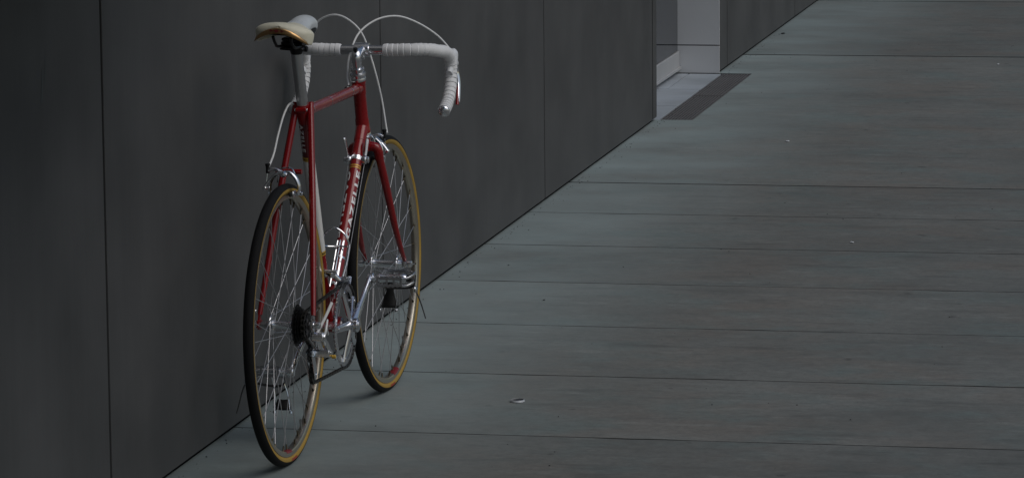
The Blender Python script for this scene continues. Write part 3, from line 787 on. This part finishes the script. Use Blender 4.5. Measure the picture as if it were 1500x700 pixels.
# base plate under the cover
bm = bmesh.new(); bt = []; 
for x in xs[4:-9]:
    w_, top, drop = shape(x); bt.append((x, w_*.84, top-.026-SZ))
A = [bm.verts.new((x, y, z)) for x, y, z in bt]; B = [bm.verts.new((x, -y, z)) for x, y, z in bt]
for i in range(len(A)-1): bm.faces.new((A[i], A[i+1], B[i+1], B[i]))
link('saddle_base', bm, M['blackp'], sad)
# copper plate round the tail
def tail(phi, off=.0012):
    """outline point at angle phi from dead astern"""
    best = None
    for k in range(121):
        x = .060*k/120; w_ = shape(x)[0]
        a = math.atan2(w_, .066-x)
        if best is None or abs(a-abs(phi)) < best[0]: best = (abs(a-abs(phi)), x, w_)
    x, w_ = best[1], best[2]
    d = Vector((x-.066, (1 if phi >= 0 else -1)*w_, 0)); return Vector((.066, 0, 0))+d*(1+off/d.length)
bm = bmesh.new(); V = []
NP = 24
for i in range(NP+1):
    u = -1+2*i/NP; phi = u*R(62); p = tail(phi, .0014); hgt = .0125*(1-u*u)**.5+.0012
    xo = max(0, p.x+.0014); zb = zedge(xo, shape(xo)[0])-SZ-.0012
    V.append([bm.verts.new((p.x, p.y, zb)), bm.verts.new((p.x, p.y, zb+hgt*.5)), bm.verts.new((p.x+.0004, p.y, zb+hgt))])
for i in range(NP):
    for j in range(2): bm.faces.new((V[i][j], V[i+1][j], V[i+1][j+1], V[i][j+1]))
bmesh.ops.smooth_vert(bm, verts=bm.verts[:], factor=.5, use_axis_x=True)
bmesh.ops.translate(bm, verts=bm.verts[:], vec=(-.0012, 0, 0))
pl_ = link('tail_plate', bm, M['copper'], sad)
md = pl_.modifiers.new('thickness', 'SOLIDIFY'); md.thickness = .0015; md.offset = 0
bm = bmesh.new()
for k in range(3):
    cy_ = (k-1)*.0135+.004; ww = .0070 if k == 1 else .0045; hh = .0046 if k == 1 else .0030
    p = tail(math.atan2(cy_, .066), .0048); zc = 1.0265-SZ+.0058
    poly_extrude(bm, [(p.x-.0024, cy_-ww, zc), (p.x-.0024, cy_, zc+hh), (p.x-.0024, cy_+ww, zc), (p.x-.0024, cy_, zc-hh)], (.0012, 0, 0))
link('tail_emblem', bm, M['maroon'], pl_, smooth=False)
# rails and clamp
for s in (-1, 1):
    P = catmull([Vector(q)-Vector((0, 0, SZ)) for q in ((.030, s*.022, 1.014), (.046, s*.021, .998), (.075, s*.022, .986), (.150, s*.021, .986), (.200, s*.014, 1.000), (.245, s*.004, 1.018))], 7)
    bm = bmesh.new(); sweep(bm, P, .0036, 10); link('saddle_rail', bm, M['black'], sad)
clx = SP.x-.024+.004
bm = bmesh.new(); zz = -SZ
box(bm, clx-.022, clx+.026, -.029, .029, .973+zz, .982+zz, .003); box(bm, clx-.020, clx+.024, -.028, .028, .984+zz, .994+zz, .003)
cyl(bm, (clx, -.034, .977+zz), (clx, .034, .977+zz), .0065, 12, bev=.001)
pq = SP-Vector((.024, .008, SZ)); sweep(bm, [pq-sdv*.002, pq+sdv*.018], [.0140, .0185], 18); box(bm, clx-.030, clx+.034, -.024, .024, .9955+zz, 1.004+zz, .003); link('saddle_clamp', bm, M['black'], sad)

# ---------------- cranks, chainrings, pedals
crk = empty('crankset', bike, BB)
YC = -.0435
bm = bmesh.new(); ring_plate(bm, (0, 0, 0), YC-.0015, YC+.0015, .1065, .0860, teeth=52, th=.0045); link('outer_chainring', bm, M['alloy'], crk)
bm = bmesh.new(); ring_plate(bm, (0, 0, 0), YC+.0060, YC+.0085, .0880, .0745, teeth=42, th=.004); link('inner_chainring', bm, M['dullalloy'], crk)
ca = math.atan2(.096, .139)
bm = bmesh.new()
for k in range(5):
    a = ca+2*PI*k/5; d = Vector((math.cos(a), 0, math.sin(a)))
    P = [d*.010+Vector((0, -.058, 0)), d*.035+Vector((0, -.054, 0)), d*.070+Vector((0, -.0485, 0)), d*.094+Vector((0, -.0465, 0))]
    sweep(bm, catmull(P, 4), lambda t: .0115-.0035*t, 10, flat=.55, upv=(0, 1, 0) and tuple(d.cross(Vector((0, 1, 0)))))
link('spider', bm, M['alloy'], crk)
for k in range(5):
    bm = bmesh.new(); a = ca+2*PI*k/5; d = Vector((math.cos(a), 0, math.sin(a)))*.0855
    cyl(bm, d+Vector((0, -.052, 0)), d+Vector((0, YC+.010, 0)), .0052, 10, bev=.0008)
    link('chainring_bolt', bm, M['chrome'], crk)
def crank(s):
    dirv = Vector((math.cos(ca), 0, math.sin(ca)))*(1 if s < 0 else -1)
    cl = 0 if s < 0 else .016
    bm = bmesh.new(); n = dirv.cross(Vector((0, 1, 0)))
    P = [Vector((0, s*(.064-cl), 0))+dirv*t+Vector((0, s*(.012*(t/.17)), 0)) for t in (.0, .02, .05, .09, .13, .155, .170)]
    sweep(bm, P, [.0175, .0160, .0128, .0116, .0114, .0132, .0125], 16, flat=.62, upv=tuple(n))
    cyl(bm, (0, s*(.052-cl), 0), (0, s*(.078-cl), 0), .0175, 24, bev=.002)
    e = dirv*.169; cyl(bm, e+Vector((0, s*(.068-cl), 0)), e+Vector((0, s*(.084-cl), 0)), .0125, 20, bev=.002)
    o = link('crank_arm', bm, M['chrome'], crk)
    bm = bmesh.new(); cyl(bm, (0, s*(.078-cl), 0), (0, s*(.0805-cl), 0), .0105, 20, bev=.0008); link('dust_cap', bm, M['alloy'], o)
    return BB+e+Vector((0, s*(.084-cl), 0))
pR = crank(-1); pL = crank(1)
bm = bmesh.new(); cyl(bm, (0, -.060, 0), (0, .060, 0), .0085, 14); link('spindle', bm, M['dullalloy'], crk)
def pedal(p, s):
    pd = empty('pedal', bike, p)
    if s > 0: pd.rotation_euler = (0, R(12), 0)
    else: pd.rotation_euler = (0, R(-8), 0)
    S = lambda x, y, z: (x, s*y, z)
    bm = bmesh.new(); cyl(bm, S(0, 0, 0), S(0, .022, 0), .0060, 14); lathe(bm, [(0, .010), (.0115, .010), (.0120, .016), (.0105, .022), (.0100, .060), (.0115, .066), (.0115, .078), (.0085, .084), (0, .085)], (0, 0, 0), (0, s, 0), 22)
    link('pedal_barrel', bm, M['alloy'], pd)
    # cage: two toothed plates joined by a bowed outer loop
    for sx in (-1, 1):
        bm = bmesh.new(); n = 11; prev = []
        for i in range(n+1):
            y = .014+.066*i/n; hz = .0115+(.0028 if i % 2 else 0)
            prev.append((sx*.0315, y, hz))
        top = [S(*v) for v in prev]; bot = [S(a, b, -.0115-(.0028 if k % 2 else 0)) for k, (a, b, c) in enumerate(prev)]
        for i in range(n):
            for dz in (0,):
                a0, a1, b0, b1 = top[i], top[i+1], bot[i], bot[i+1]
                vs = [Vector(v) for v in (a0, a1, b1, b0)]
                # rails top and bottom with open middle
                for (f0, f1) in ((0, .26), (.74, 1)):
                    q = [vs[0].lerp(vs[3], f0), vs[1].lerp(vs[2], f0), vs[1].lerp(vs[2], f1), vs[0].lerp(vs[3], f1)]
                    poly_extrude(bm, q, (sx*.0018, 0, 0))
        for i in (0, 4, 7, 10):
            y0_, y1_ = .014+.066*i/n, .014+.066*(i+.8)/n
            poly_extrude(bm, [S(sx*.0316, y0_, -.008), S(sx*.0316, y1_, -.008), S(sx*.0316, y1_, .008), S(sx*.0316, y0_, .008)], (sx*.0014, 0, 0))
        link('cage_plate', bm, M['dullalloy'], pd, smooth=False)
    bm = bmesh.new()
    for z in (-.0105, .0085): 
        P = catmull([S(-.032, .078, z), S(-.027, .093, z), S(-.010, .104, z+.004), S(.010, .104, z+.004), S(.027, .093, z), S(.032, .078, z)], 5)
        sweep(bm, P, .0028, 8, flat=.5, upv=(0, 0, 1))
        link('cage_loop', bm, M['alloy'], pd); bm = bmesh.new()
    sweep(bm, [S(-.031, .016, 0), S(0, .0175, 0), S(.031, .016, 0)], .0075, 8, flat=.25, upv=(0, 0, 1))
    link('cage_bridge', bm, M['alloy'], pd)
    bm = bmesh.new(); cyl(bm, S(0, .084, 0), S(0, .096, 0), .0088, 18, bev=.002); link('dust_cap', bm, M['blackp'] if s < 0 else M['alloy'], pd)
    # toe clip hanging under the pedal
    bm = bmesh.new()
    for y0, y1 in ((.022, .002), (.050, .040)):
        P = catmull([S(.033, y0, -.008), S(.046, y0, -.022), S(.054, y0*.6+y1*.4, -.048), S(.052, y0*.3+y1*.7, -.072), S(.044, y1, -.096)], 5)
        sweep(bm, P, .0030, 8, flat=.4)
    cyl(bm, S(.044, .0, -.094), S(.044, .0, -.101), .0045, 8, bev=.001); cyl(bm, S(.044, .042, -.094), S(.044, .042, -.101), .0045, 8, bev=.001)
    link('toe_clip', bm, M['chrome'], pd)
    bm = bmesh.new()   # leather guard between the clip's arms
    V = [(.048, .014, .040, -.024), (.053, .017, .036, -.038), (.055, .016, .035, -.050), (.054, .010, .038, -.066), (.050, .003, .043, -.084), (.047, .000, .044, -.092)]
    rows = [[bm.verts.new(S(a, b, z)), bm.verts.new(S(a+.002, (b+c)/2, z-.001)), bm.verts.new(S(a, c, z))] for a, b, c, z in (V if s < 0 else V[3:])]
    for i in range(len(rows)-1):
        for j in range(2): bm.faces.new((rows[i][j], rows[i][j+1], rows[i+1][j+1], rows[i+1][j]))
    g_ = link('clip_leather', bm, M['leather'], pd); md = g_.modifiers.new('thickness', 'SOLIDIFY'); md.thickness = .003
    # strap through the cage, tail hanging outside
    bm = bmesh.new()
    P = catmull([S(.010, .016, -.006), S(.020, .012, -.024), S(.032, .030, -.034), S(.026, .064, -.032), S(.006, .092, -.024), S(-.002, .104, -.014), S(-.002, .108, .010)], 7)
    sweep(bm, P, .0038, 8, flat=.25, upv=(1, 0, 0))
    P = catmull([S(-.002, .100, -.022), S(-.002, .108, -.036), S(0, .115, -.056), S(.002, .121, -.080), S(.002, .127, -.104)], 6)
    sweep(bm, P, lambda t: .0050-.0015*t, 8, flat=.3, upv=(1, 0, 0))
    link('toe_strap', bm, M['leather'], pd)
    bm = bmesh.new(); box(bm, -.010, .006, min(s*.100, s*.108), max(s*.100, s*.108), -.034, -.020, .0015); cyl(bm, S(-.010, .106, -.028), S(.008, .106, -.028), .0032, 10); link('strap_buckle', bm, M['chrome'], pd)
    return pd
pedal(pR, -1); pedal(pL, 1)

# ---------------- freewheel, derailleurs, chain
fwl = empty('freewheel', bike, RH)
for k in range(6):
    tth = (24, 21, 19, 17, 15, 14)[k]; r = .0127*tth/(2*PI)+.002
    y = -.0290-k*.0052
    bm = bmesh.new(); ring_plate(bm, (0, 0, 0), y-.0009, y+.0009, r, .017, teeth=tth, th=.0042); link('sprocket', bm, M['black'], fwl)
bm = bmesh.new(); lathe(bm, [(0, -.026), (.020, -.026), (.0215, -.030), (.0215, -.056), (.016, -.058), (.0, -.058)], seg=24); link('freewheel_body', bm, M['black'], fwl)
YD = -.0500
J1 = Vector((.030, YD, .262)); J2 = Vector((.062, YD+.003, .205))
dr = empty('rear_derailleur', bike)
def jock(c, r, nm):
    bm = bmesh.new(); ring_plate(bm, (c.x, 0, c.z), c.y-.0022, c.y+.0022, r, .006, teeth=11, th=.004); link(nm, bm, M['blackp'], dr)
    bm = bmesh.new(); cyl(bm, c+Vector((0, -.010, 0)), c+Vector((0, .009, 0)), .0045, 10, bev=.001); link('pulley_bolt', bm, M['chrome'], dr)
jock(J1, .0215, 'jockey_wheel'); jock(J2, .0235, 'jockey_wheel')
for yy, w_ in ((-.0078, .0125), (.0072, .0105)):
    bm = bmesh.new(); a, b = J1, J2; d = (b-a).normalized(); n = Vector((-d.z, 0, d.x)); pts = []
    for k in range(9): t = PI/2+PI*k/8; pts.append(a+(d*math.cos(t)+n*math.sin(t))*w_)
    for k in range(9): t = -PI/2+PI*k/8; pts.append(b+(d*math.cos(t)+n*math.sin(t))*w_)
    poly_extrude(bm, [p+Vector((0, yy, 0)) for p in pts], (0, .0014, 0)); link('cage_plate', bm, M['alloy'], dr, smooth=False)
# body: hanger knuckle, parallelogram arms, lower knuckle
K0 = Vector((.012, -.074, .306)); K1 = Vector((.052, -.080, .262))
bm = bmesh.new(); cyl(bm, (K0.x, -.060, K0.z), (K0.x, -.090, K0.z), .0115, 20, bev=.002); link('upper_knuckle', bm, M['alloy'], dr)
bm = bmesh.new(); cyl(bm, (K1.x, -.056, K1.z), (K1.x, -.094, K1.z), .0120, 20, bev=.002); cyl(bm, (K1.x-.004, -.050, K1.z-.004), (J1.x, J1.y-.006, J1.z), .0070, 12); link('lower_knuckle', bm, M['alloy'], dr)
for y in (-.068, -.086):
    bm = bmesh.new(); sweep(bm, [Vector((K0.x, y, K0.z)), Vector((K0.x, y, K0.z)).lerp(Vector((K1.x, y-.006, K1.z)), .5)+Vector((.003, 0, .003)), Vector((K1.x, y-.006, K1.z))], .0068, 12, flat=.6, upv=(0, 1, 0)); link('parallelogram_arm', bm, M['chrome'], dr)
bm = bmesh.new(); cyl(bm, (K1.x, -.094, K1.z), (K1.x, -.097, K1.z), .0065, 6, bev=.001); cyl(bm, (K0.x, -.090, K0.z), (K0.x, -.0935, K0.z), .0070, 6, bev=.001)
cyl(bm, (K1.x+.010, -.088, K1.z+.008), (K1.x+.022, -.092, K1.z-.006), .0042, 10); cyl(bm, (K0.x+.014, -.066, K0.z-.004), (K0.x+.016, -.066, K0.z-.026), .0030, 8)
link('adjusting_screws', bm, M['chrome'], dr)
bm = bmesh.new(); cyl(bm, (K1.x+.012, -.094, K1.z-.012), (K1.x+.012, -.104, K1.z-.012), .0048, 10, bev=.001); link('gold_cable_bolt', bm, M['gold'], dr)
# gear cable loop from the chain stay into the derailleur
cable('gear_cable', [BB+Vector((-.20, -.052, .010)), (.100, -.072, .318), (.070, -.083, .336), (.044, -.090, .338), (.024, -.092, .322), (.020, -.088, .300), (.030, -.086, .284)], .0027, 'cable')
# polished chain-stay guard arm showing above the derailleur
bm = bmesh.new(); P = catmull([(.006, -.066, .307), (.014, -.073, .316), (.030, -.087, .346), (.044, -.097, .372), (.050, -.101, .383)], 6)
sweep(bm, P, lambda t: .0030+.0014*t, 12, flat=.7); link('quick_release_lever', bm, M['cable'], bike)

# chain path (x, z, y)
def arc(c, r, a0, a1, n, y): return [Vector((c.x+r*math.cos(a0+(a1-a0)*i/n), y, c.z+r*math.sin(a0+(a1-a0)*i/n))) for i in range(n+1)]
rc_, rk = .1045, .0335
path = []
path += arc(RH, rk, R(215), R(92), 8, -.0500)             # round the sprocket, back to top
path += arc(BB, rc_, R(98), R(-95), 22, YC)               # round the chainring
path += arc(J2, .0205, R(-80), R(-235), 6, J2.y)[0:]      # round the lower pulley (from below to its back)
path += arc(J1, .0190, R(-40), R(30), 3, J1.y)            # upper pulley
P = path+[path[0]]
acc = [0]
for i in range(1, len(P)): acc.append(acc[-1]+(P[i]-P[i-1]).length)
TL = acc[-1]; NL = int(round(TL/.0127)); pitch_ = TL/NL
def at(s):
    s %= TL
    for i in range(1, len(P)):
        if acc[i] >= s:
            t = (s-acc[i-1])/max(1e-9, acc[i]-acc[i-1]); return P[i-1].lerp(P[i], t)
    return P[-1]
bm = bmesh.new()
M['chain'] = mat('dark_oily_chain', (.055, .052, .048), .42, .8, var=(90, .4, .15))
for k in range(NL):
    a, b = at(k*pitch_), at((k+1)*pitch_); d = (b-a); Lk = d.length; d.normalize()
    n = Vector((-d.z, 0, d.x)).normalized(); yv = Vector((0, 1, 0))
    wy = .0034 if k % 2 else .0024
    for s in (-1, 1):
        c0 = a-d*.003+yv*s*wy; c1 = b+d*.003+yv*s*wy
        poly_extrude(bm, [c0+n*.0026, (a+b)/2+n*.0030+yv*s*wy, c1+n*.0026, c1+d*.0012, c1-n*.0026, (a+b)/2-n*.0030+yv*s*wy, c0-n*.0026, c0-d*.0012], yv*s*.0010)
    cyl(bm, a-yv*.0024, a+yv*.0024, .0036, 8)
link('chain', bm, M['chain'], bike, smooth=False)
# front derailleur: clamp on the seat tube and a cage over the chainring
fd = empty('front_derailleur', bike)
q = BB+sdv*.145
bm = bmesh.new(); sweep(bm, [q-sdv*.007, q+sdv*.007], .0168, 22); cyl(bm, q+Vector((-.010, -.020, 0)), q+Vector((-.024, -.034, -.004)), .0075, 12, bev=.001); link('clamp_band', bm, M['alloy'], fd)
bm = bmesh.new(); sweep(bm, [q+Vector((-.006, -.018, .000)), q+Vector((.004, -.030, -.008)), q+Vector((.012, -.040, -.022))], .0072, 12, flat=.7); cyl(bm, q+Vector((-.022, -.010, .006)), q+Vector((-.022, -.044, .004)), .0052, 12, bev=.001); link('linkage', bm, M['chrome'], fd)
for y in (-.0535, -.0375):
    bm = bmesh.new(); pts = []
    r0, r1 = .1015, .1200
    arc0 = [(BB.x+r1*math.cos(R(t)), BB.z+r1*math.sin(R(t))) for t in range(72, 136, 8)]
    arc1 = [(BB.x+r0*math.cos(R(t)), BB.z+r0*math.sin(R(t))) for t in range(132, 70, -8)]
    poly_extrude(bm, [(x, y, z) for x, z in arc0+arc1], (0, .0013, 0)); link('cage_plate', bm, M['chrome'], fd, smooth=False)

# ---------------- gear levers on the down tube
q = BB+dtd*.488
bm = bmesh.new(); sweep(bm, [q-dtd*.006, q+dtd*.006], .0158, 22); link('lever_clamp', bm, M['alloy'], bike)
for s in (-1, 1):
    g = empty('gear_lever', bike, q)
    bm = bmesh.new(); lathe(bm, [(0, .013), (.0095, .013), (.0115, .016), (.0115, .024), (.0085, .027), (.0085, .031), (.0055, .033), (0, .033)], (0, 0, 0), (0, s, 0), 20); link('lever_boss', bm, M['alloy'], g)
    bm = bmesh.new(); base = Vector((0, s*.021, 0)); tip = base+Vector((-.012, s*.007, .058)) if s > 0 else base+Vector((.018, s*.004, .050))
    P = catmull([base, base.lerp(tip, .35)+Vector((.003, 0, 0)), base.lerp(tip, .75), tip], 5)
    sweep(bm, P, lambda t: .0052+.0030*t-.002*max(0, t-.9)*10, 12, flat=.5, upv=(1, 0, 0)); link('lever_arm', bm, M['hood'] if s < 0 else M['alloy'], g)
    # bare inner wire down the tube
    bm = bmesh.new(); cyl(bm, q+Vector((0, s*.021, 0))+nrm*-.004, BB+Vector((.012, s*.016, -.020)), .0008, 6); link('inner_wire', bm, M['spoke'], bike)

# ---------------- bottle cage on the down tube
bc = empty('bottle_cage', bike)
def F(u, a, r): # u along tube from BB, a angle round the bottle axis, r radius
    c = BB+dtd*u+nrm*.054
    return c+(Vector((0, 1, 0))*math.cos(a)+nrm*math.sin(a))*r
wires = []
rb = .0350; UT, UB = .200, .070
wires.append([F(UT+.016, R(-90), rb*.97), F(UT+.008, R(-40), rb), F(UT, R(0), rb), F(UT+.016, R(45), rb), F(UT+.026, R(90), rb*1.02), F(UT+.016, R(135), rb), F(UT, R(180), rb), F(UT+.008, R(220), rb), F(UT+.016, R(270), rb*.97)])
for s in (0, 1):
    sg = 1 if s == 0 else -1; a0 = R(0) if s == 0 else R(180)
    wires.append([F(UT, a0, rb), F(UT-.028, a0-sg*R(14), rb), F(UT-.058, a0-sg*R(30), rb*.98), F(UT-.09, a0-sg*R(50), rb*.97), F(UB+.016, a0-sg*R(68), rb*.97), F(UB+.008, -PI/2, rb*.97)])
wires.append([F(UB+.010, R(-70), rb*.95), F(UB+.003, R(-80), rb*.5), F(UB, R(90), rb*.3), F(UB+.002, R(90), rb*.75), F(UB+.014, R(90), rb)])
wires.append([F(UB+.010, R(-110), rb*.95), F(UB+.003, R(-100), rb*.5), F(UB, R(90), rb*.3)])
for wi in wires:
    bm = bmesh.new(); sweep(bm, catmull(wi, 7), .0024, 9); link('cage_wire', bm, M['chrome'], bc)
bm = bmesh.new()
c0 = BB+dtd*.10+nrm*.0150; c1 = BB+dtd*.235+nrm*.0150
for s in (-1, 1): sweep(bm, [c0+Vector((0, s*.008, .0)), c1+Vector((0, s*.008, 0))], .0026, 8)
sweep(bm, [c0+dtd*.04, c0.lerp(c1, .5), c1], .0075, 8, flat=.25)
link('cage_bracket', bm, M['chrome'], bc)
for t in (.110, .190):
    bm = bmesh.new(); q = BB+dtd*t; sweep(bm, [q-dtd*.003, q+dtd*.003], .0152, 20, caps=False); cyl(bm, q+nrm*.015, q+nrm*.022, .0048, 8, bev=.001); link('cage_clamp', bm, M['alloy'], bc)
